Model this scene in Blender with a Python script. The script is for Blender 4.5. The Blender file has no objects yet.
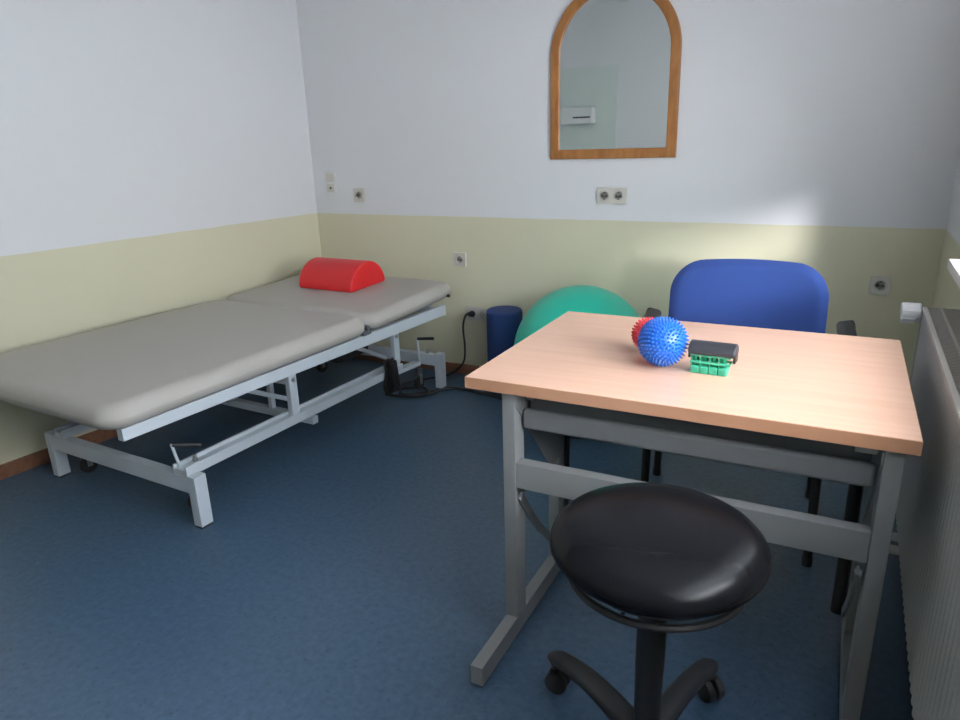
import bpy, bmesh, math, random
from math import sin, cos, pi, radians, sqrt
from mathutils import Vector, Matrix
random.seed(7)
scn = bpy.context.scene
COL = scn.collection

# ------------------------------------------------------------------ materials
def mat(name, col, rough=.5, metal=0., var=0., vscale=8., bump=0., bscale=60., spec=.5, coat=0., sheen=0.):
    m = bpy.data.materials.new(name); m.use_nodes = True
    nt = m.node_tree; b = nt.nodes['Principled BSDF']
    b.inputs['Roughness'].default_value = rough
    b.inputs['Metallic'].default_value = metal
    b.inputs['Specular IOR Level'].default_value = spec
    b.inputs['Coat Weight'].default_value = coat
    b.inputs['Sheen Weight'].default_value = sheen
    tc = nt.nodes.new('ShaderNodeTexCoord')
    n = nt.nodes.new('ShaderNodeTexNoise'); n.inputs['Scale'].default_value = vscale; n.inputs['Detail'].default_value = 4
    nt.links.new(tc.outputs['Object'], n.inputs['Vector'])
    r = nt.nodes.new('ShaderNodeMix'); r.data_type = 'RGBA'
    r.inputs[6].default_value = (*[max(0, c*(1-var)) for c in col], 1)
    r.inputs[7].default_value = (*[min(1, c*(1+var)) for c in col], 1)
    nt.links.new(n.outputs['Fac'], r.inputs[0]); nt.links.new(r.outputs[2], b.inputs['Base Color'])
    if bump:
        n2 = nt.nodes.new('ShaderNodeTexNoise'); n2.inputs['Scale'].default_value = bscale; n2.inputs['Detail'].default_value = 3
        nt.links.new(tc.outputs['Object'], n2.inputs['Vector'])
        bp = nt.nodes.new('ShaderNodeBump'); bp.inputs['Strength'].default_value = bump; bp.inputs['Distance'].default_value = .002
        nt.links.new(n2.outputs['Fac'], bp.inputs['Height']); nt.links.new(bp.outputs['Normal'], b.inputs['Normal'])
    return m

DADO = .9287
def wall_material():
    m = bpy.data.materials.new('two_tone_wall_paint'); m.use_nodes = True
    nt = m.node_tree; b = nt.nodes['Principled BSDF']; b.inputs['Roughness'].default_value = .62
    b.inputs['Specular IOR Level'].default_value = .3
    g = nt.nodes.new('ShaderNodeNewGeometry'); s = nt.nodes.new('ShaderNodeSeparateXYZ')
    nt.links.new(g.outputs['Position'], s.inputs[0])
    n = nt.nodes.new('ShaderNodeTexNoise'); n.inputs['Scale'].default_value = 5
    nt.links.new(g.outputs['Position'], n.inputs['Vector'])
    ma = nt.nodes.new('ShaderNodeMath'); ma.operation = 'MULTIPLY_ADD'
    nt.links.new(n.outputs['Fac'], ma.inputs[0]); ma.inputs[1].default_value = .008; ma.inputs[2].default_value = DADO-.004
    gt = nt.nodes.new('ShaderNodeMath'); gt.operation = 'GREATER_THAN'
    nt.links.new(s.outputs['Z'], gt.inputs[0]); nt.links.new(ma.outputs[0], gt.inputs[1])
    mx = nt.nodes.new('ShaderNodeMix'); mx.data_type = 'RGBA'
    mx.inputs[6].default_value = (.68, .645, .47, 1); mx.inputs[7].default_value = (.74, .74, .75, 1)
    nt.links.new(gt.outputs[0], mx.inputs[0]); nt.links.new(mx.outputs[2], b.inputs['Base Color'])
    v = nt.nodes.new('ShaderNodeTexNoise'); v.inputs['Scale'].default_value = 90; v.inputs['Detail'].default_value = 4
    nt.links.new(g.outputs['Position'], v.inputs['Vector'])
    bp = nt.nodes.new('ShaderNodeBump'); bp.inputs['Strength'].default_value = .25; bp.inputs['Distance'].default_value = .002
    nt.links.new(v.outputs['Fac'], bp.inputs['Height']); nt.links.new(bp.outputs['Normal'], b.inputs['Normal'])
    return m

def floor_material():
    m = bpy.data.materials.new('blue_speckled_linoleum'); m.use_nodes = True
    nt = m.node_tree; b = nt.nodes['Principled BSDF']; b.inputs['Roughness'].default_value = .36
    b.inputs['Specular IOR Level'].default_value = .5
    g = nt.nodes.new('ShaderNodeNewGeometry')
    n = nt.nodes.new('ShaderNodeTexNoise'); n.inputs['Scale'].default_value = 45; n.inputs['Detail'].default_value = 6; n.inputs['Roughness'].default_value = .7
    nt.links.new(g.outputs['Position'], n.inputs['Vector'])
    cr = nt.nodes.new('ShaderNodeValToRGB'); e = cr.color_ramp.elements
    e[0].position = .3; e[0].color = (.046, .092, .160, 1); e[1].position = .72; e[1].color = (.088, .156, .246, 1)
    nt.links.new(n.outputs['Fac'], cr.inputs[0])
    v = nt.nodes.new('ShaderNodeTexVoronoi'); v.inputs['Scale'].default_value = 26
    nt.links.new(g.outputs['Position'], v.inputs['Vector'])
    lt = nt.nodes.new('ShaderNodeMath'); lt.operation = 'LESS_THAN'; lt.inputs[1].default_value = .11
    nt.links.new(v.outputs['Distance'], lt.inputs[0])
    sc = nt.nodes.new('ShaderNodeMath'); sc.operation = 'MULTIPLY'; sc.inputs[1].default_value = .6
    nt.links.new(lt.outputs[0], sc.inputs[0])
    mx = nt.nodes.new('ShaderNodeMix'); mx.data_type = 'RGBA'; mx.inputs[7].default_value = (.03, .055, .10, 1)
    nt.links.new(sc.outputs[0], mx.inputs[0]); nt.links.new(cr.outputs[0], mx.inputs[6])
    nt.links.new(mx.outputs[2], b.inputs['Base Color'])
    bp = nt.nodes.new('ShaderNodeBump'); bp.inputs['Strength'].default_value = .08; bp.inputs['Distance'].default_value = .001
    nt.links.new(n.outputs['Fac'], bp.inputs['Height']); nt.links.new(bp.outputs['Normal'], b.inputs['Normal'])
    return m

def wood_material(name, a, b_, rough, sc=(1.2, 14, 14), wscale=3.):
    m = bpy.data.materials.new(name); m.use_nodes = True
    nt = m.node_tree; b = nt.nodes['Principled BSDF']; b.inputs['Roughness'].default_value = rough
    tc = nt.nodes.new('ShaderNodeTexCoord'); mp = nt.nodes.new('ShaderNodeMapping'); mp.inputs['Scale'].default_value = sc
    nt.links.new(tc.outputs['Object'], mp.inputs['Vector'])
    n = nt.nodes.new('ShaderNodeTexNoise'); n.inputs['Scale'].default_value = wscale; n.inputs['Detail'].default_value = 8; n.inputs['Distortion'].default_value = .4
    nt.links.new(mp.outputs[0], n.inputs['Vector'])
    cr = nt.nodes.new('ShaderNodeValToRGB'); e = cr.color_ramp.elements
    e[0].position = .3; e[0].color = (*a, 1); e[1].position = .7; e[1].color = (*b_, 1)
    nt.links.new(n.outputs['Fac'], cr.inputs[0]); nt.links.new(cr.outputs[0], b.inputs['Base Color'])
    return m

M = {}
M['wall'] = wall_material()
M['floor'] = floor_material()
M['ceiling'] = mat('ceiling_paint', (.78, .78, .78), .8, bump=.2)
M['base'] = wood_material('baseboard_wood', (.20, .085, .045), (.30, .14, .075), .5)
M['beech'] = wood_material('beech_laminate', (.72, .425, .29), (.78, .49, .355), .34, (1.0, 22, 22), 2.2)
M['beech_edge'] = wood_material('beech_edge_band', (.50, .25, .14), (.58, .31, .19), .45, (1, 30, 6), 2)
M['pine'] = wood_material('pine_frame_wood', (.33, .125, .032), (.46, .20, .062), .4, (6, 6, 2), 5)
M['mirror'] = mat('mirror_silver', (.80, .84, .82), .015, 1.)
M['grey_metal'] = mat('light_grey_powder_coat', (.255, .26, .26), .42, .0, .03)
M['mid_grey_metal'] = mat('mid_grey_powder_coat', (.17, .175, .18), .45, 0, .03)
M['dark_grey_metal'] = mat('dark_grey_metal', (.10, .11, .12), .5)
M['white_metal'] = mat('white_powder_coat', (.56, .61, .66), .4, 0, .03)
M['vinyl'] = mat('taupe_vinyl', (.43, .405, .37), .48, 0, .03, 3, .06, 120, spec=.35)
M['red_vinyl'] = mat('red_vinyl', (.72, .018, .022), .42, 0, .04, 4, .05, 120)
M['grip'] = mat('slate_black_rubber', (.035, .036, .045), .5, 0, .1)
M['black'] = mat('black_plastic', (.018, .018, .02), .45, 0, .1)
M['black_soft'] = mat('black_rubber', (.028, .028, .03), .6, 0, .1)
M['leather'] = mat('black_faux_leather', (.007, .007, .009), .25, 0, .1, 20, .10, 260, spec=.16)
M['chair_blue'] = mat('blue_wool_fabric', (.024, .050, .18), .9, 0, .12, 300, .5, 500, spec=.1, sheen=.1)
M['foam_blue'] = mat('blue_foam', (.014, .045, .17), .75, 0, .12, 200, .3, 300)
M['ball_green'] = mat('green_ball_rubber', (.02, .54, .38), .36, 0, .06, 3, .03, 60)
M['spiky_blue'] = mat('blue_soft_plastic', (.02, .16, .66), .3, 0, .06, spec=.6)
M['spiky_red'] = mat('red_soft_plastic', (.82, .05, .06), .32, 0, .06)
M['ex_green'] = mat('green_plastic', (.02, .42, .24), .32, 0, .05)
M['ex_green_light'] = mat('pale_green_plastic', (.07, .50, .31), .32, 0, .05)
M['socket'] = mat('ivory_plastic', (.62, .585, .52), .4, 0, .02)
M['socket_white'] = mat('white_plastic', (.74, .74, .73), .4, 0, .02)
M['socket_in'] = mat('socket_recess_plastic', (.58, .55, .49), .5)
M['metal'] = mat('brushed_steel', (.45, .45, .46), .35, 1.)
M['rad'] = mat('radiator_enamel', (.50, .485, .45), .45, 0, .02)
M['white_frame'] = mat('white_window_plastic', (.78, .78, .78), .35)
M['tile'] = mat('pale_green_tile', (.66, .72, .68), .3, 0, .04, 6)
M['dark_gap'] = mat('dark_slot', (.05, .05, .055), .6)
M['door'] = mat('door_paint', (.62, .62, .60), .45)

# ------------------------------------------------------------------ mesh helpers
class MB:
    def __init__(self): self.bm = bmesh.new()
    def _take(self, verts, mtx):
        bmesh.ops.transform(self.bm, matrix=mtx, verts=verts)
    def box(self, x0, x1, y0, y1, z0, z1, bev=0., seg=2, rot=None):
        tmp = bmesh.new()
        bmesh.ops.create_cube(tmp, size=1)
        bmesh.ops.scale(tmp, vec=(abs(x1-x0), abs(y1-y0), abs(z1-z0)), verts=tmp.verts)
        if bev: bmesh.ops.bevel(tmp, geom=tmp.edges[:], offset=bev, segments=seg, profile=.5, affect='EDGES')
        if rot is not None: bmesh.ops.transform(tmp, matrix=rot, verts=tmp.verts)
        bmesh.ops.translate(tmp, vec=((x0+x1)/2, (y0+y1)/2, (z0+z1)/2), verts=tmp.verts)
        self.merge(tmp); return self
    def merge(self, tmp):
        me = bpy.data.meshes.new('t'); tmp.to_mesh(me); tmp.free()
        self.bm.from_mesh(me); bpy.data.meshes.remove(me)
    def bar(self, a, b, w, h, bev=.003, up=(0, 0, 1)):
        """rectangular bar from a to b, w across, h along 'up'"""
        a, b = Vector(a), Vector(b); d = (b-a); L = d.length; d.normalize()
        upv = Vector(up); s = d.cross(upv).normalized(); u = s.cross(d)
        R = Matrix((s, d, u)).transposed().to_4x4()
        c = (a+b)/2
        return self.box(c.x-w/2, c.x+w/2, c.y-L/2, c.y+L/2, c.z-h/2, c.z+h/2, bev, 2, R)
    def cyl(self, a, b, r, r2=None, seg=24, cap=True, bev=0.):
        a, b = Vector(a), Vector(b); r2 = r if r2 is None else r2
        d = b-a; L = d.length
        q = Vector((0, 0, 1)).rotation_difference(d.normalized()).to_matrix().to_4x4()
        prof = [(r, 0), (r2, L)]
        if bev: prof = [(r-bev, 0), (r-bev*.3, bev*.3), (r, bev), (r2, L-bev), (r2-bev*.3, L-bev*.3), (r2-bev, L)]
        return self.lathe(prof, seg, cap, Matrix.Translation(a) @ q)
    def lathe(self, prof, seg=32, cap=True, mtx=None):
        bm = bmesh.new(); rings = []
        for r, z in prof:
            rings.append([bm.verts.new((r*cos(2*pi*i/seg), r*sin(2*pi*i/seg), z)) for i in range(seg)])
        for A, B in zip(rings, rings[1:]):
            for i in range(seg): bm.faces.new((A[i], A[(i+1) % seg], B[(i+1) % seg], B[i]))
        if cap:
            bm.faces.new(rings[0][::-1]); bm.faces.new(rings[-1])
        if mtx is not None: bmesh.ops.transform(bm, matrix=mtx, verts=bm.verts)
        self.merge(bm); return self
    def tube(self, pts, r, seg=10, smooth=6, cap=True):
        P = [Vector(p) for p in pts]
        if smooth and len(P) > 2:
            Q = []
            for i in range(len(P)-1):
                p0, p1, p2, p3 = P[max(i-1, 0)], P[i], P[i+1], P[min(i+2, len(P)-1)]
                for k in range(smooth):
                    t = k/smooth
                    Q.append(.5*((2*p1)+(p2-p0)*t+(2*p0-5*p1+4*p2-p3)*t*t+(3*p1-p0-3*p2+p3)*t**3))
            Q.append(P[-1]); P = Q
        bm = bmesh.new(); rings = []; n = None
        for i, p in enumerate(P):
            t = (P[min(i+1, len(P)-1)]-P[max(i-1, 0)]).normalized()
            if n is None:
                n = t.orthogonal().normalized()
            else:
                n = (n - t*n.dot(t)).normalized()
            b = t.cross(n)
            rings.append([bm.verts.new(p+n*r*cos(2*pi*k/seg)+b*r*sin(2*pi*k/seg)) for k in range(seg)])
        for A, B in zip(rings, rings[1:]):
            for i in range(seg): bm.faces.new((A[i], A[(i+1) % seg], B[(i+1) % seg], B[i]))
        if cap: bm.faces.new(rings[0][::-1]); bm.faces.new(rings[-1])
        self.merge(bm); return self
    def prism(self, pts, ax, a0, a1, bev=0.):
        """extrude 2D outline along axis ax ('x','y','z') from a0 to a1"""
        def P(u, v, w): return {'x': (w, u, v), 'y': (u, w, v), 'z': (u, v, w)}[ax]
        bm = bmesh.new()
        A = [bm.verts.new(P(u, v, a0)) for u, v in pts]; B = [bm.verts.new(P(u, v, a1)) for u, v in pts]
        n = len(pts)
        for i in range(n): bm.faces.new((A[i], A[(i+1) % n], B[(i+1) % n], B[i]))
        bm.faces.new(A[::-1]); bm.faces.new(B)
        bmesh.ops.recalc_face_normals(bm, faces=bm.faces)
        if bev:
            ed = [e for e in bm.edges if (e.verts[0] in A) == (e.verts[1] in A)]
            bmesh.ops.bevel(bm, geom=ed, offset=bev, segments=3, profile=.5, affect='EDGES')
        self.merge(bm); return self
    def slab(self, x0, x1, y0, y1, z0, z1, rp, re_top, re_bot=None, crown=0., seg=10, mtx=None):
        """upholstered slab: rounded plan corners (rp), rounded edges, crowned top"""
        re_bot = re_top if re_bot is None else re_bot
        cx, cy = (x0+x1)/2, (y0+y1)/2
        def outline(ins):
            pts = []; r = max(rp-ins, .001); hx = (x1-x0)/2-ins; hy = (y1-y0)/2-ins
            for (sx, sy, a0) in ((1, 1, 0), (-1, 1, pi/2), (-1, -1, pi), (1, -1, 3*pi/2)):
                for k in range(seg+1):
                    a = a0+pi/2*k/seg
                    pts.append((cx+sx*(hx-r)+r*cos(a), cy+sy*(hy-r)+r*sin(a)))
            return pts
        prof = []
        for k in range(7):
            a = pi/2*k/6; prof.append((re_bot*(1-sin(a)), z0+re_bot*(1-cos(a))))
        for k in range(7):
            a = pi/2*k/6; prof.append((re_top*(1-cos(a)), z1-crown-re_top*(1-sin(a))))
        m = min(x1-x0, y1-y0)/2
        if crown:
            for t in (.15, .35, .6, .8):
                ins = re_top+(m-re_top)*t
                prof.append((ins, z1-crown*(1-t)**2))
        bm = bmesh.new(); rings = []
        for ins, z in prof: rings.append([bm.verts.new((x, y, z)) for x, y in outline(ins)])
        n = len(rings[0])
        for A, B in zip(rings, rings[1:]):
            for i in range(n): bm.faces.new((A[i], A[(i+1) % n], B[(i+1) % n], B[i]))
        bm.faces.new(rings[0][::-1]); bm.faces.new(rings[-1])
        if mtx is not None: bmesh.ops.transform(bm, matrix=mtx, verts=bm.verts)
        self.merge(bm); return self
    def build(self, name, m, parent=None, ang=38):
        bmesh.ops.recalc_face_normals(self.bm, faces=self.bm.faces)
        a = radians(ang)
        for f in self.bm.faces: f.smooth = True
        for e in self.bm.edges:
            if len(e.link_faces) == 2 and e.calc_face_angle(0) > a: e.smooth = False
        me = bpy.data.meshes.new(name); self.bm.to_mesh(me); self.bm.free()
        ms = m if isinstance(m, (list, tuple)) else [m]
        for k in ms: me.materials.append(k)
        o = bpy.data.objects.new(name, me); COL.objects.link(o)
        w_ = o.modifiers.new('weighted_normals', 'WEIGHTED_NORMAL'); w_.keep_sharp = True
        if parent: o.parent = parent
        return o

def tag(o, label=None, cat=None, group=None, kind=None):
    if label: o['label'] = label
    if cat: o['category'] = cat
    if group: o['group'] = group
    if kind: o['kind'] = kind
    return o
def empty(name, loc=(0, 0, 0), rz=0.):
    o = bpy.data.objects.new(name, None); COL.objects.link(o)
    o.empty_display_size = .1
    o.location = loc; o.rotation_euler = (0, 0, rz); return o
def struct(o, label=None, cat=None):
    return tag(o, label, cat, kind='structure')

# ------------------------------------------------------------------ the room
XR = 3.308; YF = -4.05; H = 2.62; LW = .0702; T = .12
def lwx(y): return math.tan(LW)*y          # the left wall runs slightly outwards towards the viewer
WY0, WY1, WZ0, WZ1 = -3.15, -1.02, .955, 2.18   # window opening in the right wall

struct(MB().box(-.8, XR+.6, YF-.3, .3, -.1, 0).build('floor', M['floor']), 'blue speckled linoleum floor', 'floor')
struct(MB().box(-.8, XR+.6, YF-.3, .3, H, H+.1).build('ceiling', M['ceiling']), 'plain white ceiling', 'ceiling')
struct(MB().box(-.2, XR+.35, 0, T, 0, H).build('wall_back', M['wall']), 'back wall, white above a pale yellow dado', 'wall')
struct(MB().prism([(lwx(0), 0), (lwx(YF-.1), YF-.1), (lwx(YF-.1)-T, YF-.1), (lwx(0)-T, T), (0, T)], 'z', 0, H).build('wall_left', M['wall']),
       'left wall, white above a pale yellow dado', 'wall')
struct(MB().box(-.7, XR+.35, YF-T, YF, 0, H).build('wall_front', M['wall']), 'front wall seen only in the mirror', 'wall')
wr = MB(); TR = .30
wr.box(XR, XR+TR, WY1, 0, 0, H).box(XR, XR+TR, YF, WY0, 0, H).box(XR, XR+TR, WY0, WY1, 0, WZ0-.03).box(XR, XR+TR, WY0, WY1, WZ1, H)
struct(wr.build('wall_right', M['wall']), 'right wall with the window', 'wall')
BBH = .062
struct(MB().box(lwx(0), XR, -.014, 0, 0, BBH, .003).build('baseboard_back', M['base']), 'brown wooden baseboard on back wall', 'baseboard')
struct(MB().prism([(lwx(-.014), -.014), (lwx(YF), YF), (lwx(YF)+.014, YF), (lwx(-.014)+.014, -.014)], 'z', 0, BBH).build('baseboard_left', M['base']),
       'brown wooden baseboard on left wall', 'baseboard')
struct(MB().box(XR-.014, XR, YF, -.014, 0, BBH, .003).build('baseboard_right', M['base']), 'brown wooden baseboard on right wall', 'baseboard')
struct(MB().box(lwx(YF)+.02, XR-.02, YF, YF+.014, 0, BBH, .003).build('baseboard_front', M['base']), 'brown wooden baseboard on front wall', 'baseboard')
# tiled splashback panel (seen in the mirror)
struct(MB().box(-.26, .66, YF, YF+.012, .9, 2.04, .002).build('trim_1', M['tile']), 'pale green splash panel on the front wall', 'panel')

# window
w = empty('window_1', (XR, (WY0+WY1)/2, WZ0)); struct(w, 'white framed window in the right wall', 'window')
hw = (WY1-WY0)/2; hh = WZ1-WZ0
fx0, fx1 = .17, .23
f = MB()
for a, b in ((-hw, -hw+.06), (hw-.06, hw)): f.box(fx0, fx1, a, b, 0, hh, .004)
f.box(fx0, fx1, -hw, hw, 0, .06, .004).box(fx0, fx1, -hw, hw, hh-.06, hh, .004)
f.build('window_frame', M['white_frame'], w)
def glass():
    m = bpy.data.materials.new('window_glass'); m.use_nodes = True; nt = m.node_tree
    nt.nodes.remove(nt.nodes['Principled BSDF'])
    tr = nt.nodes.new('ShaderNodeBsdfTransparent'); gl = nt.nodes.new('ShaderNodeBsdfGlossy'); gl.inputs['Roughness'].default_value = .02
    mx = nt.nodes.new('ShaderNodeMixShader'); mx.inputs[0].default_value = .05; nt.links.new(tr.outputs[0], mx.inputs[1]); nt.links.new(gl.outputs[0], mx.inputs[2])
    nt.links.new(mx.outputs[0], nt.nodes['Material Output'].inputs[0]); return m
def added_blind_mat():  # translucent sheet for the blind added to trim the sun
    m = bpy.data.materials.new('added_blind_translucent'); m.use_nodes = True; nt = m.node_tree
    nt.nodes.remove(nt.nodes['Principled BSDF'])
    tr = nt.nodes.new('ShaderNodeBsdfTranslucent'); df = nt.nodes.new('ShaderNodeBsdfDiffuse')
    tr.inputs[0].default_value = (.82, .84, .86, 1); df.inputs[0].default_value = (.8, .8, .8, 1)
    mx = nt.nodes.new('ShaderNodeMixShader'); mx.inputs[0].default_value = .15
    nt.links.new(tr.outputs[0], mx.inputs[1]); nt.links.new(df.outputs[0], mx.inputs[2])
    nt.links.new(mx.outputs[0], nt.nodes['Material Output'].inputs[0]); return m
MB().box(.198, .202, -hw+.06, hw-.06, .06, hh-.06).build('glass_pane', glass(), w)
ADDED_BLIND_Z = 1.275  # lower edge of an added, unseen blind that shapes the back wall's light patch
bl = MB().box(.105, .107, -hw+.01, hw-.01, ADDED_BLIND_Z-WZ0, hh-.01)
bl.build('added_sun_blind', added_blind_mat(), w)
MB().cyl((.106, -hw+.01, hh-.035), (.106, hw-.01, hh-.035), .022).build('added_blind_tube', M['white_frame'], w)  # tube belonging to the added blind
sl = MB().box(-.078, .19, -hw-.0, hw, -.03, 0, .004)
sl.box(-.078, -.0, hw, hw+.06, -.03, 0, .004)
sl.build('window_sill', M['white_frame'], w)

# ------------------------------------------------------------------ wall fittings
def socket(x, z, n=1, label='', mt='socket', size=.08, pitch=.0715):
    t = empty('wall_socket', (x, 0, z)); tag(t, label, 'socket')
    W = size+(n-1)*pitch
    MB().box(0, W, -.011, -.0002, 0, size, .003).build('cover_frame', M[mt], t)
    for k in range(n):
        cx = size/2+k*pitch
        o = MB(); r = .021; mt4 = Matrix.Translation((cx, -.0112, size/2)) @ Matrix.Rotation(pi/2, 4, 'X')
        o.lathe([(.0275, -.001), (.0275, .002), (.0205, .002), (.0195, -.0002), (.001, -.0002)], 28, True, mt4)
        ins = o.build('socket_insert', M['socket_in'], t)
        h = MB()
        for s in (-1, 1): h.cyl((cx+s*.0095, -.0125, size/2), (cx+s*.0095, -.0105, size/2), .0035, seg=12)
        for s in (-1, 1): h.box(cx-.003, cx+.003, -.0135, -.0105, size/2+s*.0165-.002, size/2+s*.0165+.002)
        h.build('contact_hole', M['dark_gap'], ins)
    return t
socket(1.8273, 1.009, 2, 'double ivory wall socket below the arched mirror')
socket(.3037, 1.001, 1, 'single ivory wall socket above the dado, beside the light switch')
socket(.9827, .649, 1, 'single ivory wall socket right of the treatment bed head on the yellow dado')
socket(3.0671, .642, 1, 'single ivory wall socket right of the blue chair, near the window corner')
socket(1.045, .338, 3, 'triple ivory wall socket with the black plug, beside the blue foam roll')
t = empty('light_switch', (.10, 0, 1.046)); tag(t, 'white vertical double light switch near the left corner of the back wall', 'switch')
MB().box(0, .075, -.010, -.0002, 0, .132, .003).build('cover_frame', M['socket_white'], t)
MB().box(.010, .065, -.016, -.0098, .073, .122, .002).build('switch_rocker', M['socket'], t)
u = MB().box(.012, .063, -.0125, -.0098, .012, .060, .002).build('socket_insert', M['socket'], t)
MB().box(.030, .045, -.0132, -.0120, .030, .042).build('contact_hole', M['dark_gap'], u)

# arched mirror
mx0, mz0, mw = 1.5806, 1.2266, .6254
t = empty('wall_mirror', (mx0+mw/2, 0, mz0)); tag(t, 'arched wall mirror in an orange pine frame on the back wall', 'mirror')
R0 = mw/2; zs = 1.70-mz0
def arch(r, zb, n=40):
    pts = [(-r, zb), (-r, zs)]
    pts += [(-r*cos(pi*k/n), zs+r*sin(pi*k/n)) for k in range(1, n)]
    return pts+[(r, zs), (r, zb)]
fw = .046
def ring(o_r, o_z, i_r, i_z, y0, y1, bm):
    A = arch(o_r, o_z); B = arch(i_r, i_z); n = len(A)
    V = [[bm.verts.new((p[0], y, p[1])) for p in L] for L, y in ((A, y0), (A, y1), (B, y1), (B, y0))]
    for i in range(n):
        j = (i+1) % n
        for k in range(4):
            bm.faces.new((V[k][i], V[k][j], V[(k+1) % 4][j], V[(k+1) % 4][i]))
fm = MB(); ring(R0, 0, R0-fw, fw, -.001, -.022, fm.bm)
ed = [e for e in fm.bm.edges if all(abs(v.co.y+.022) < 1e-5 for v in e.verts)]
bmesh.ops.bevel(fm.bm, geom=[e for e in ed if len([f_ for f_ in e.link_faces if abs(f_.normal.y) > .9 or True]) == 2 and abs((e.verts[0].co-e.verts[1].co).length) > 1e-4
                             and any(max(abs(v.co.y+.001) for v in f_.verts) < .022 and min(v.co.y for v in f_.verts) < -.02 and max(v.co.y for v in f_.verts) > -.002 for f_ in e.link_faces)],
                offset=.006, segments=3, profile=.5, affect='EDGES')
fm.build('mirror_frame', M['pine'], t, 50)
MB().prism(arch(R0-fw+.003, fw-.003), 'y', -.010, -.002).build('mirror_glass', M['mirror'], t)

# dispenser on the front wall, visible in the mirror
t = empty('paper_towel_dispenser', (.262, YF+.012, 1.475)); tag(t, 'white paper towel dispenser with dark slot, reflected in the arched mirror', 'dispenser')
MB().box(-.175, .175, .001, .13, 0, .17, .012, 3).build('housing', M['socket_white'], t)
MB().box(-.035, .155, .128, .133, .055, .071, .001).build('slot', M['dark_gap'], t)

# ------------------------------------------------------------------ treatment bed
bed = empty('treatment_bed', (.0545, -1.9048, 0), -.026)
tag(bed, 'grey padded treatment bed on a white height-adjustable steel frame by the left wall', 'treatment bed')
W_, L_ = .9469, 1.6813
wm = M['white_metal']
leg_defs = [(W_-.042, 0), (0, 0), (W_-.042, L_-.052), (0, L_-.052)]
for a, b in leg_defs:
    lg = MB().box(a, a+.042, b, b+.052, .008, .207, .003).build('leg', wm, bed)
    MB().box(a+.002, a+.040, b+.002, b+.050, 0, .009, .001).build('foot_pad', M['black_soft'], lg)
for b in (.004, L_-.048):
    MB().box(.042, W_-.042, b, b+.042, .135, .197, .003).build('base_crossbar', wm, bed)
def channel(a0, a1, b0, b1):
    MB().prism([(a0, .197), (a1, .197), (a1, .236), (a1-.010, .236), (a1-.010, .222), (a0+.010, .222), (a0+.010, .236), (a0, .236)], 'y', b0, b1, .001).build('base_rail', wm, bed)
channel(W_-.120, W_-.046, .008, 1.345)
channel(.07, .13, .008, L_-.012)
MB().bar((W_-.085, 1.30, .190), (W_-.14, 1.60, .150), .05, .022).build('base_link', wm, bed)
# upper frame
for a0 in (W_-.03, .03):
    MB().prism([(-.222, .443), (-.222, .485), (1.705, .476), (1.705, .418)], 'x', a0, a0+.03, .002).build('top_rail', wm, bed)
for b0 in (-.10, .45, 1.02, 1.62):
    MB().box(.06, W_-.03, b0, b0+.03, .442, .478, .003).build('top_crossbar', wm, bed)
# lifting linkage: posts, tie bars and lever arms on both sides
for b0 in (.585, 1.325):
    for a0 in (W_-.088, .08):
        ps = MB().box(a0, a0+.026, b0-.022, b0+.022, .205, .438, .003).build('lift_post', wm, bed)
        sg = 1
        MB().cyl((a0+.026, b0, .385), (a0+.032, b0, .385), .009, seg=14).build('bolt', M['metal'], ps)
    MB().box(.10, W_-.085, b0-.018, b0+.018, .365, .40, .003).build('lift_tie_bar', wm, bed)
for a0 in (.22, .60):
    MB().bar((a0, .38, .40), (a0, .86, .15), .028, .022).build('lever_arm', wm, bed)
    MB().bar((a0, 1.12, .40), (a0, 1.58, .16), .028, .022).build('lever_arm', wm, bed)
    MB().box(a0-.012, a0+.012, .70, .724, .13, .29, .002).build('strut', wm, bed)
MB().box(.10, .86, .70, .735, .13, .165, .003).build('lift_tie_bar', wm, bed)
# actuator under the middle
ac = MB().cyl((.45, .95, .25), (.52, 1.52, .30), .026, bev=.004).build('actuator', M['dark_grey_metal'], bed)
MB().cyl((.40, .62, .20), (.45, .96, .25), .012).build('piston', M['metal'], ac)
MB().slab(.36, .60, 1.20, 1.46, .235, .345, .03, .015, .015).build('motor_housing', M['black'], ac)
MB().box(.60, .72, 1.02, 1.20, .395, .438, .006).build('control_box', M['socket_white'], bed)
# castor lifting levers at both ends of the near side
def lever(b, dirb, lean, a=W_-.10, dz=0):
    c = MB().tube([(a, b, .20+dz), (a-.004, b-.012*lean, .26+dz/2), (a-.008, b-.02*lean, .318+dz/2)], .006, smooth=4)
    o = c.build('castor_lever', wm, bed)
    MB().cyl((a-.008, b-.02*lean, .314+dz/2), (a-.008+.075*dirb[0], b-.02*lean+.12*dirb[1], .314+dz/2-.03*lean), .0085, bev=.003).build('handle_grip', M['black'], o)
    kz = .236 if dz == 0 else .197
    MB().cyl((a+.035, b+.035, kz), (a+.035, b+.035, kz+.026), .011, .008).build('knob', M['metal'], o)
lever(.03, (.55, .75), 1.)
lever(L_-.055, (1.15, .35), 0., W_-.14, -.06)
# castors tucked inside the legs
for a, b in ((W_-.11, L_-.11), (.12, L_-.11), (W_-.13, .09), (.12, .09)):
    o = MB().box(a-.012, a+.012, b-.02, b+.02, .09, .135, .003).build('castor', M['dark_grey_metal'], bed)
    MB().cyl((a-.011, b, .046), (a+.011, b, .046), .037, bev=.005).build('wheel', M['black_soft'], o)
    MB().box(a-.016, a-.013, b-.012, b+.012, .04, .10, .001).box(a+.013, a+.016, b-.012, b+.012, .04, .10, .001).build('fork', M['metal'], o)
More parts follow.
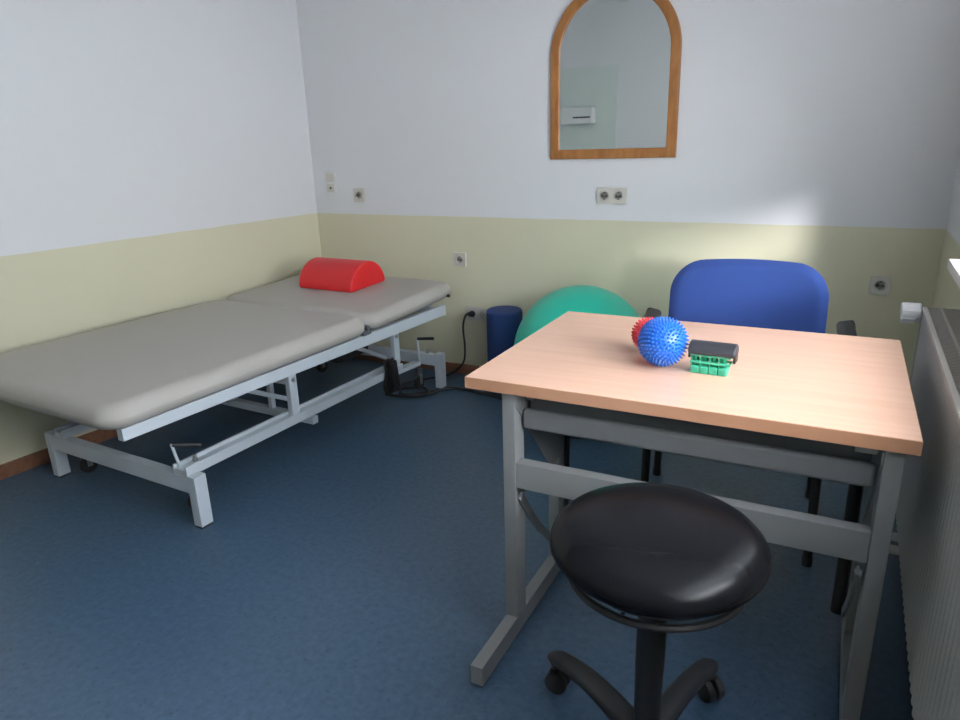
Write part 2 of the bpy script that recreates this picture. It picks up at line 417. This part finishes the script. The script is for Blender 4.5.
# upholstery: long section + head section, slightly raised
MB().slab(-.055, .985, -.285, 1.018, .487, .583, .09, .050, .044, .006).build('mattress', M['vinyl'], bed)
hd = MB(); mtx = Matrix.Translation((0, 1.026, .488)) @ Matrix.Rotation(radians(2.2), 4, 'X')
hd.slab(-.055, .985, 0, .745, 0, .092, .09, .047, .042, .006, mtx=mtx)
hp = hd.build('head_section', M['vinyl'], bed)
for a0 in (W_-.01, .04):
    h = MB().box(a0-.012, a0+.012, .992, 1.052, .476, .505, .003)
    h.cyl((a0+.0, 1.022, .512), (a0+.022, 1.022, .512), .012, seg=16)
    h.build('hinge', M['dark_grey_metal'], bed)
MB().cyl((.975, 1.68, .533), (.992, 1.68, .533), .008, seg=12).build('corner_button', M['black'], hp)
# cable bundle hanging off the near rail
cb = MB()
for k in range(7):
    a = W_-.03+.004*(k % 3); b = 1.165+.012*k
    cb.tube([(a, b, .30), (a+.008, b+.003, .24), (a-.004, b-.004, .17), (a+.006, b+.006, .125)], .006, 8)
cb.build('coiled_cable', M['black'], bed)
MB().slab(-.016, .016, -.026, .026, -.075, .075, .012, .006, .006, mtx=Matrix.Translation((W_+.004, 1.198, .225)) @ Matrix.Rotation(radians(8), 4, 'X')).build('hand_control', M['black'], bed)

# floor cables
t = MB().tube([(1.098, -.055, .393), (1.082, -.075, .375), (1.075, -.09, .31), (1.088, -.10, .20), (1.07, -.10, .10), (.99, -.13, .03), (.88, -.20, .012), (.80, -.33, .010), (.90, -.47, .010), (1.02, -.42, .010), (1.05, -.34, .010)], .006)
pc = t.build('cord', M['black'])
pr = empty('power_cable', (1.098, -.02, 0)); tag(pr, 'black power cable plugged into the triple socket and trailing under the bed', 'cable')
pc.parent = pr; pc.matrix_parent_inverse = Matrix.Translation((-1.098, .02, 0))
pg = MB().cyl((0, 0.006, .379), (0, -.030, .385), .019, .014, bev=.003).build('plug', M['black'], pr)
cc = MB().tube([(.87, -.47, .012), (.92, -.46, .008), (1.0, -.38, .008), (1.08, -.28, .008), (1.16, -.262, .008), (1.27, -.275, .008), (1.40, -.30, .008), (1.50, -.36, .008)], .008)
cc.tube([(.80, -.50, .008), (.88, -.50, .010), (.98, -.46, .008), (1.02, -.40, .012), (.94, -.34, .016), (.88, -.36, .008), (.80, -.42, .008)], .007)
tag(cc.build('floor_cable', M['black']), 'thick black cable lying on the blue floor behind the bed leg', 'cable')

# ------------------------------------------------------------------ half roll bolster
t = MB(); r = .146; n = 28
pts = [(-r*cos(pi*k/n), r*.94*sin(pi*k/n)) for k in range(n+1)]
pts = [(-r+.006, 0)]+pts[1:-1]+[(r-.006, 0)]
t.prism(pts, 'x', -.185, .185, .007)
hr = t.build('bolster', M['red_vinyl'])
hr.location = (0, 0, 0)
hr.matrix_world = bed.matrix_basis @ Matrix.Translation((.440, 1.460, .5995)) @ Matrix.Rotation(radians(2.2), 4, 'X')
tag(hr, 'red vinyl half-round bolster lying on the raised head section of the bed', 'bolster')

# ------------------------------------------------------------------ table
TZ = .758; TX0, TX1, TY0, TY1 = 2.1435, 3.1291, -1.949, -1.204
tb = empty('therapy_table', (2.6363, -1.5765, 0), .0115)
tag(tb, 'beech-topped desk on a grey steel frame with a tilting top', 'table')
def tl(x, y): return x-(TX0+TX1)/2, y-(TY0+TY1)/2
x0, y0 = tl(TX0, TY0); x1, y1 = tl(TX1, TY1)
MB().box(x0, x1, y0, y1, TZ-.031, TZ, .0015).build('tabletop', M['beech'], tb)
MB().box(x0-.001, x1+.001, y0-.0012, y0+.002, TZ-.0302, TZ-.0016).box(x0-.0012, x0+.002, y0, y1, TZ-.0302, TZ-.0016).box(x1-.002, x1+.0012, y0, y1, TZ-.0302, TZ-.0016).box(x0, x1, y1-.002, y1+.0012, TZ-.0302, TZ-.0016).build('edge_band', M['beech_edge'], tb)
gm = M['grey_metal']
LX = (2.238, 3.073)
for i, lx in enumerate(LX):
    a, _ = tl(lx, 0); s = 1 if i == 0 else -1
    yf, yr = tl(0, -1.935)[1], tl(0, -1.62)[1]
    foot0, foot1 = tl(0, -2.15)[1], tl(0, -1.50)[1]
    MB().box(a, a+.035, foot0, foot1, .006, .062, .003).build('foot_bar', gm, tb)
    for yy in (foot0+.01, foot1-.04):
        MB().box(a+.003, a+.032, yy, yy+.03, 0, .007).build('glide', M['black'], tb)
    MB().box(a, a+.035, yf, yf+.06, .062, TZ-.0315, .003).build('leg', gm, tb)
    MB().box(a, a+.035, yr-.0, yr+.06, .062, TZ-.0315, .003).build('leg', gm, tb)
    # gusset plate between the two legs
    ix = a+.035 if i == 0 else a-.004
    MB().prism([(yf+.005, .715), (yf+.005, .69), (yf+.235, .42), (yr+.01, .42), (yr+.01, .715)], 'x', ix+(.0), ix+.004).build('gusset_plate', gm, tb)
    # curved stay
    st = MB(); xx = a+.040 if i == 0 else a-.012
    P_ = [Vector((xx, yf+.018, .435)), Vector((xx, yf+.075, .355)), Vector((xx, yf+.14, .275)), Vector((xx, yf+.25, .165))]
    for p, q in zip(P_, P_[1:]): st.bar(p, q, .008, .024, .002)
    sb = st.build('stay', gm, tb)
    MB().cyl((xx-.006, yf+.025, .425), (xx+.008, yf+.025, .425), .008, seg=14).build('rivet', M['metal'], sb)
    # height spindle beside the rear leg
    sx_ = a+.048 if i == 0 else a-.020
    sp = MB().cyl((sx_, yr+.03, .10), (sx_, yr+.03, .62), .008 if i == 0 else .016, seg=16)
    if i: 
        for k in range(14): sp.cyl((sx_, yr+.03, .48+k*.009), (sx_, yr+.03, .484+k*.009), .019, seg=16)
    sp.build('height_spindle', M['black'], tb)
a0, _ = tl(LX[0]+.035, 0); a1, _ = tl(LX[1], 0); yf = tl(0, -1.932)[1]
MB().box(a0, a1, yf, yf+.035, .462, .535, .003).build('crossbeam', gm, tb)
ap0, ap1 = a0+.006, a1-.006
MB().box(ap0, ap1, yf+.03, yf+.055, .618, .672, .010, 3).build('tilt_frame_rail', M['mid_grey_metal'], tb)
MB().box(ap0+.01, ap1-.01, yf+.06, yf+.09, .66, .7265, .003).build('tilt_frame_rail', M['dark_grey_metal'], tb)
yr_ = tl(0, -1.29)[1]
MB().box(ap0, ap1, yr_, yr_+.03, .69, .7265, .003).build('tilt_frame_rail', gm, tb)
for a in (ap0, ap1-.025):
    MB().box(a, a+.025, yf+.05, yr_, .69, .7265, .003).build('tilt_frame_side', gm, tb)
br = MB().box(ap1-.045, ap1-.005, yf+.02, yf+.03, .70, .728, .002).build('latch', M['metal'], tb)

# ------------------------------------------------------------------ things on the table
def spiky(name, c, r, spike, nrows, axis, m, label):
    o = MB(); bm = o.bm
    bmesh.ops.create_icosphere(bm, subdivisions=4, radius=r)
    rot = Vector((0, 0, 1)).rotation_difference(Vector(axis).normalized())
    for i in range(nrows+1):
        th = pi*(i+.5)/(nrows+1); n = max(1, int(round(2*(nrows+1)*sin(th))))
        for k in range(n):
            ph = 2*pi*(k+.5*(i % 2))/n
            d = rot @ Vector((sin(th)*cos(ph), sin(th)*sin(ph), cos(th)))
            p = d*(r-.001); u = d.orthogonal().normalized(); v = d.cross(u)
            base = r*.047+.0006; tipr = base*.45
            A = [bm.verts.new(p+u*base*cos(2*pi*q/6)+v*base*sin(2*pi*q/6)) for q in range(6)]
            B = [bm.verts.new(p+d*spike*.8+u*tipr*cos(2*pi*q/6)+v*tipr*sin(2*pi*q/6)) for q in range(6)]
            tv = bm.verts.new(p+d*spike)
            for q in range(6):
                bm.faces.new((A[q], A[(q+1) % 6], B[(q+1) % 6], B[q])); bm.faces.new((B[q], B[(q+1) % 6], tv))
    ob = o.build(name, m, None, 60); ob.location = c; return tag(ob, label, 'massage ball')
spiky('spiky_massage_ball', (2.577, -1.683, TZ+.0660), .0580, .0085, 18, (.75, -.6, .35), M['spiky_blue'], 'large blue spiky massage ball on the beech table')
spiky('spiky_massage_ball', (2.512, -1.570, TZ+.0495), .043, .007, 13, (-.3, -.5, .6), M['spiky_red'], 'small red spiky massage ball half hidden behind the blue one')
ex = empty('hand_exerciser', (2.704, -1.690, TZ), radians(-2)); ex.scale = (.87, 1, 1); tag(ex, 'green finger exerciser with a black palm grip on the beech table', 'hand exerciser')
for k in range(4):
    xk = -.046+k*.0255
    gl_ = MB().slab(xk-.0123, xk+.0123, -.018, .018, 0, .019, .004, .004, .003)
    for q in range(4): gl_.box(xk-.0095+q*.0055, xk-.0072+q*.0055, -.0192, -.0175, .002, .017)
    gl_.build('finger_key', M['ex_green_light'], ex)
for z0 in (.026, .044):
    b_ = MB().box(-.0605, .0505, -.017, -.012, z0, z0+.006, .0015).box(-.0605, .0505, .012, .017, z0, z0+.006, .0015).box(-.0605, -.0555, -.017, .017, z0, z0+.006, .0015).box(.0455, .0505, -.017, .017, z0, z0+.006, .0015)
    b_.build('frame_bar', M['ex_green_light'], ex)
for k in range(4):
    xk = -.046+k*.0255
    MB().cyl((xk, 0, .017), (xk, 0, .058), .0075, seg=14).box(xk-.012, xk-.009, -.016, .016, .016, .052).build('plunger', M['ex_green'], ex)
gp = MB().prism([(-.021, .050), (-.024, .056), (-.020, .068), (-.006, .077), (.008, .079), (.020, .072), (.026, .060), (.022, .052)], 'x', -.067, .063, .005)
gp.build('palm_grip', M['grip'], ex)
MB().box(-.067, -.060, -.016, .018, .038, .060, .002).build('grip_clip', M['black'], ex)
MB().box(.056, .063, -.016, .018, .034, .060, .002).build('grip_clip', M['black'], ex)

# ------------------------------------------------------------------ blue visitor chair
ch = empty('visitor_chair', (2.685, -1.02, 0), radians(5)); tag(ch, 'blue fabric visitor chair with black tube legs and armrests behind the table', 'chair')
MB().slab(-.235, .235, -.23, .20, .425, .485, .08, .025, .02, .008).build('seat', M['chair_blue'], ch)
MB().slab(-.225, .225, -.22, .19, .410, .428, .07, .006, .006).build('seat_shell', M['black'], ch)
def back_shell(w, z0, z1, y, th, rc, m, name, curve=.045, top=.012):
    o = MB(); bm = o.bm; nx, nz = 28, 22
    def edge(u, v):   # rounded rectangle mapping from the unit square
        x = u*w/2; z = (z0+z1)/2+v*(z1-z0)/2
        hz = (z1-z0)/2
        # super-ellipse-like corners
        ax, az = abs(x), abs(z-(z0+z1)/2)
        if ax > w/2-rc and az > hz-rc:
            dx, dz = (ax-(w/2-rc))/rc, (az-(hz-rc))/rc; mxx = max(dx, dz)
            l = sqrt(dx*dx+dz*dz); k = mxx/l if l > 0 else 1
            ax = w/2-rc+dx*k*rc; az = hz-rc+dz*k*rc
        x = math.copysign(ax, x); z = (z0+z1)/2+math.copysign(az, v)
        z += top*(1-(x/(w/2))**2)*max(0, v)
        return x, z
    def yy(x, z): return y-curve*(x/(w/2))**2*1.0 + .05*((z-z0)/(z1-z0)) - .0
    G = [[[None]*(nz+1) for _ in range(nx+1)] for _ in range(2)]
    for s in range(2):
        for i in range(nx+1):
            for j in range(nz+1):
                u, v = -1+2*i/nx, -1+2*j/nz
                x, z = edge(u, v)
                e = max(abs(u), abs(v)); bul = sqrt(max(0, 1-max(0, (e-.86)/.14)**2))
                t_ = th/2*bul
                G[s][i][j] = bm.verts.new((x, yy(x, z)+(-t_ if s == 0 else t_), z))
    for s in range(2):
        for i in range(nx):
            for j in range(nz):
                q = (G[s][i][j], G[s][i+1][j], G[s][i+1][j+1], G[s][i][j+1]); bm.faces.new(q if s == 0 else q[::-1])
    bmesh.ops.remove_doubles(bm, verts=bm.verts, dist=1e-5)
    return o.build(name, m, ch, 70)
back_shell(.515, .52, .893, .135, .045, .105, M['chair_blue'], 'backrest')
back_shell(.49, .54, .875, .163, .02, .10, M['black'], 'backrest_shell')
for s in (-1, 1):
    MB().tube([(s*.262, -.235, .012), (s*.262, -.215, .22), (s*.262, -.19, .40), (s*.262, -.165, .418), (s*.262, .10, .418)], .0145, 12, 5).build('leg', M['black'], ch)
    MB().tube([(s*.285, .235, .012), (s*.275, .19, .22), (s*.262, .15, .40), (s*.262, .12, .418), (s*.262, -.05, .418)], .0145, 12, 5).build('leg', M['black'], ch)
    MB().cyl((s*.262, -.236, 0), (s*.262, -.235, .03), .016, seg=16).build('foot_cap', M['black_soft'], ch)
    MB().cyl((s*.285, .236, 0), (s*.285, .234, .03), .016, seg=16).build('foot_cap', M['black_soft'], ch)
    ar = MB().tube([(s*.262, .10, .42), (s*.315, .10, .46), (s*.325, .06, .56), (s*.325, .02, .655)], .011, 10, 6).build('arm_support', M['black'], ch)
    mtx = Matrix.Translation((s*.322, .02, .662)) @ Matrix.Rotation(radians(4), 4, 'X')
    pad = MB().slab(-.028, .028, -.16, .20, 0, .030, .026, .013, .010, .004, mtx=mtx).build('armrest', M['black'], ch)
    MB().cyl((s*.322, .215, .675), (s*.350, .222, .678), .024, bev=.004).build('arm_knob', M['black_soft'], ch)
MB().box(-.262, .262, -.02, .01, .405, .425, .003).build('seat_bar', M['black'], ch)
for s in (-.05, .05):
    MB().tube([(s, .05, .405), (s, .19, .42), (s, .215, .50), (s, .20, .62)], .011, 10, 6).build('back_support', M['black'], ch)

# ------------------------------------------------------------------ stool
st = empty('swivel_stool', (2.712, -2.236, 0)); tag(st, 'round black padded swivel stool on castors in front of the table', 'stool')
prof = [(.172, .563), (.184, .566), (.194, .574), (.2005, .585), (.201, .596), (.196, .608), (.184, .621), (.165, .632), (.13, .641), (.08, .647), (.02, .649)]
MB().lathe(prof, 72).build('seat', M['leather'], st, 60)
MB().lathe([(.03, .539), (.148, .539), (.160, .543), (.168, .553), (.166, .5625), (.03, .5625)], 64).build('seat_plate', M['black'], st)
# height ring handle under the seat
ra = MB(); pts = [(.163*cos(a), .163*sin(a), .530) for a in [2*pi*k/48 for k in range(49)]]
ra.tube(pts, .0075, 8, 0, False)
for k in range(3):
    a = 2*pi*k/3+.4; ra.tube([(.03*cos(a), .03*sin(a), .533), (.163*cos(a), .163*sin(a), .530)], .004, 8, 0)
ra.build('height_ring', M['black'], st)
MB().lathe([(.055, .527), (.055, .550)], 24).lathe([(.0265, .10), (.0275, .30), (.0285, .305), (.0285, .528)], 32).build('column', M['black'], st)
MB().lathe([(.030, .055), (.048, .060), (.052, .085), (.050, .118), (.036, .135), (.029, .138)], 32).build('hub', M['black'], st)
for k in range(5):
    a = radians(76+72*k); c_, s_ = cos(a), sin(a)
    o = MB(); n = 12; rings = []
    for i in range(n+1):
        q = i/n; rr = .035+.300*q; zc = .118-.004*q-.026*q*q+.016*sin(pi*q)
        hwid = .028-.006*q; ht = .022-.005*q
        if i == n: hwid *= .6; ht *= .6
        ring_ = []
        for m_ in range(12):
            an = 2*pi*m_/12; ca, sa = cos(an), sin(an)
            lat = hwid*math.copysign(abs(ca)**.7, ca); ver = ht*math.copysign(abs(sa)**.7, sa)
            ring_.append(o.bm.verts.new((rr*c_-lat*s_, rr*s_+lat*c_, zc+ver)))
        rings.append(ring_)
    for A, B in zip(rings, rings[1:]):
        for m_ in range(12): o.bm.faces.new((A[m_], A[(m_+1) % 12], B[(m_+1) % 12], B[m_]))
    o.bm.faces.new(rings[0][::-1]); o.bm.faces.new(rings[-1])
    o.build('base_arm', M['black_soft'], st, 50)
    px, py = .318*c_, .318*s_; sw = radians(140+40*k); dx, dy = cos(sw), sin(sw)
    cs = MB().cyl((px, py, .048), (px, py, .085), .009, seg=14).slab(-.012, .012, -.018, .018, .040, .062, .008, .005, .003, mtx=Matrix.Translation((px, py, 0)) @ Matrix.Rotation(sw, 4, 'Z'))
    cs.build('castor', M['black'], st)
    wh = MB()
    for s in (-1, 1):
        ox, oy = px-.006*dx, py-.006*dy
        wh.cyl((ox-dy*s*.004, oy+dx*s*.004, .029), (ox-dy*s*.024, oy+dx*s*.024, .029), .029, bev=.005)
    wh.build('wheel', M['black_soft'], st)

# ------------------------------------------------------------------ exercise ball + bowl, foam roll
bc = (1.885, -.368)
o = MB(); o.lathe([(.325*sin(pi*k/48), -.325*cos(pi*k/48)) for k in range(1, 48)], 72)
for dz in (-.10, -.05, 0, .05, .10):
    pass
g = o.build('exercise_ball', M['ball_green'], None, 80); g.location = (*bc, .338)
tag(g, 'large green exercise ball resting in a black ring against the back wall', 'exercise ball')
o = MB(); o.lathe([(.235, 0), (.262, .004), (.275, .03), (.272, .075), (.255, .092), (.244, .085), (.236, .03), (.22, .008), (.05, .004)], 64)
g = o.build('ball_ring', M['black'], None, 60); g.location = (*bc, 0)
tag(g, 'black plastic ring base under the green exercise ball', 'ball base')
o = MB().lathe([(.003, 0), (.085, 0), (.095, .006), (.097, .014), (.097, .448), (.095, .457), (.087, .462), (.003, .462)], 56)
g = o.build('foam_roll', M['foam_blue'], None, 50); g.location = (1.372, -.155, 0)
tag(g, 'dark blue foam roll standing upright beside the triple socket', 'foam roll')

# ------------------------------------------------------------------ radiator
rx0, rx1 = 3.187, 3.300; ry0, ry1 = -2.45, -.945; rz0, rz1 = .195, .803
rd = empty('radiator', ((rx0+rx1)/2, (ry0+ry1)/2, 0)); tag(rd, 'cream panel radiator with grille top under the window', 'radiator')
def rl(x, y): return x-(rx0+rx1)/2, y-(ry0+ry1)/2
X0, Y0 = rl(rx0, ry0); X1, Y1 = rl(rx1, ry1)
def panel(xa, xb, name, face):
    n = int((Y1-Y0-.04)/.0333); pts = []
    y = Y0+.004; base = xa; pts = [(xb, Y1-.004), (xb, Y0+.004), (base, Y0+.004)]
    st_ = (Y1-Y0-.008)/n
    for k in range(n):
        yb = Y0+.004+k*st_
        pts += [(base, yb+st_*.15), (base-face, yb+st_*.35), (base-face, yb+st_*.65), (base, yb+st_*.85)]
    pts += [(base, Y1-.004)]
    MB().prism(pts, 'z', rz0, rz1-.010).build(name, M['rad'], rd, 20)
panel(X0+.006, X0+.016, 'front_panel', .0028)
panel(X1-.022, X1-.012, 'rear_panel', .004)
for ya, yb in ((Y1-.004, Y1), (Y0, Y0+.004)):
    MB().box(X0, X1-.005, ya, yb, rz0+.01, rz1, .001).build('side_cover', M['rad'], rd)
gr = MB()
gr.box(X0, X0+.014, Y0, Y1, rz1-.012, rz1, .002).box(X1-.014, X1-.004, Y0, Y1, rz1-.012, rz1, .002)
gr.box(X0+.045, X0+.052, Y0, Y1, rz1-.010, rz1-.001)
yk = Y0+.01
while yk < Y1-.01:
    gr.box(X0+.012, X1-.012, yk, yk+.0045, rz1-.010, rz1-.002); yk += .0125
gr.build('top_grille', M['rad'], rd)
cv = MB()
yk = Y0+.02
while yk < Y1-.02:
    cv.box(X0+.018, X1-.024, yk, yk+.003, rz0+.03, rz1-.02); yk += .03
cv.build('convector_fins', M['rad'], rd)
vx, vy = rl(3.187, -.925)
vl = MB().cyl((vx-.052, vy, .776), (vx+.002, vy, .780), .032, .030, bev=.006)
for k in range(16):
    a = 2*pi*k/16; vl.box(vx-.050, vx-.014, vy+.031*cos(a)-.0015, vy+.031*cos(a)+.0015, .776+.031*sin(a)-.0015, .776+.031*sin(a)+.0015)
vh = vl.build('thermostat_head', M['socket_white'], rd)
MB().cyl((vx+.002, vy, .781), (vx+.020, vy, .783), .015, .013, seg=16).box(vx+.018, vx+.042, vy-.013, vy+.013, .768, .794, .003).cyl((vx+.03, vy-.02, .781), (vx+.03, vy+.012, .781), .010, seg=14).build('valve_body', M['metal'], vh)
for k, zz in enumerate((.045, .090)):
    xq, yq = rl(3.192, -1.10-.0*k)
    MB().cyl((xq-.004, yq, zz), (xq+.05, yq, zz), .014, bev=.004).build('pipe_fitting', M['socket_white'], rd)
for dy in (0, .05):
    xq, yq = rl(3.245, -1.08-dy)
    MB().cyl((xq, yq, 0), (xq, yq, rz0+.02), .0085, seg=14).build('pipe', M['rad'], rd)
for dy in (.25, 1.25):
    xq, yq = rl(3.286, ry0+dy)
    MB().box(xq-.012, xq+.019, yq-.015, yq+.015, rz0+.05, rz1-.06, .001).build('wall_bracket', M['rad'], rd)

# ------------------------------------------------------------------ light
wd = bpy.data.worlds.new('daylight'); scn.world = wd; wd.use_nodes = True
wd.node_tree.nodes['Background'].inputs[0].default_value = (.75, .86, 1., 1); wd.node_tree.nodes['Background'].inputs[1].default_value = .8
ld = bpy.data.lights.new('window_daylight', 'AREA'); ld.shape = 'RECTANGLE'; ld.size = 2.3; ld.size_y = 1.9; ld.energy = 230; ld.color = (.93, .965, 1.)
lo = bpy.data.objects.new('window_daylight', ld); COL.objects.link(lo)
lo.location = (XR+1.15, -2.55, 1.72); lo.rotation_euler = Vector((-1, .22, -.20)).to_track_quat('-Z', 'Z').to_euler()
sn = bpy.data.lights.new('hazy_sun', 'SUN'); sn.energy = 1.75; sn.angle = radians(7); sn.color = (.98, .98, 1.)
so = bpy.data.objects.new('hazy_sun', sn); COL.objects.link(so)
so.rotation_euler = Vector((-1, 2.0, -.41)).to_track_quat('-Z', 'Y').to_euler()

# ------------------------------------------------------------------ camera
cam = bpy.data.cameras.new('camera'); co = bpy.data.objects.new('camera', cam); COL.objects.link(co)
r_ = Vector((0.88266751, 0.46906171, -0.02965112)); u_ = Vector((-0.11735397, 0.28104408, 0.95249266)); f_ = Vector((-0.45511111, 0.83725465, -0.30311473))
mw_ = Matrix((r_, u_, -f_)).transposed().to_4x4(); mw_.translation = (2.96571, -3.37752, 1.322136)
co.matrix_world = mw_
cam.sensor_width = 36; cam.lens = 684.9325*36/960; cam.clip_start = .02
scn.camera = co
scn.view_settings.view_transform = 'Standard'; scn.view_settings.look = 'None'
scn.view_settings.exposure = .76; scn.view_settings.gamma = 1.0
scn.view_settings.use_curve_mapping = False
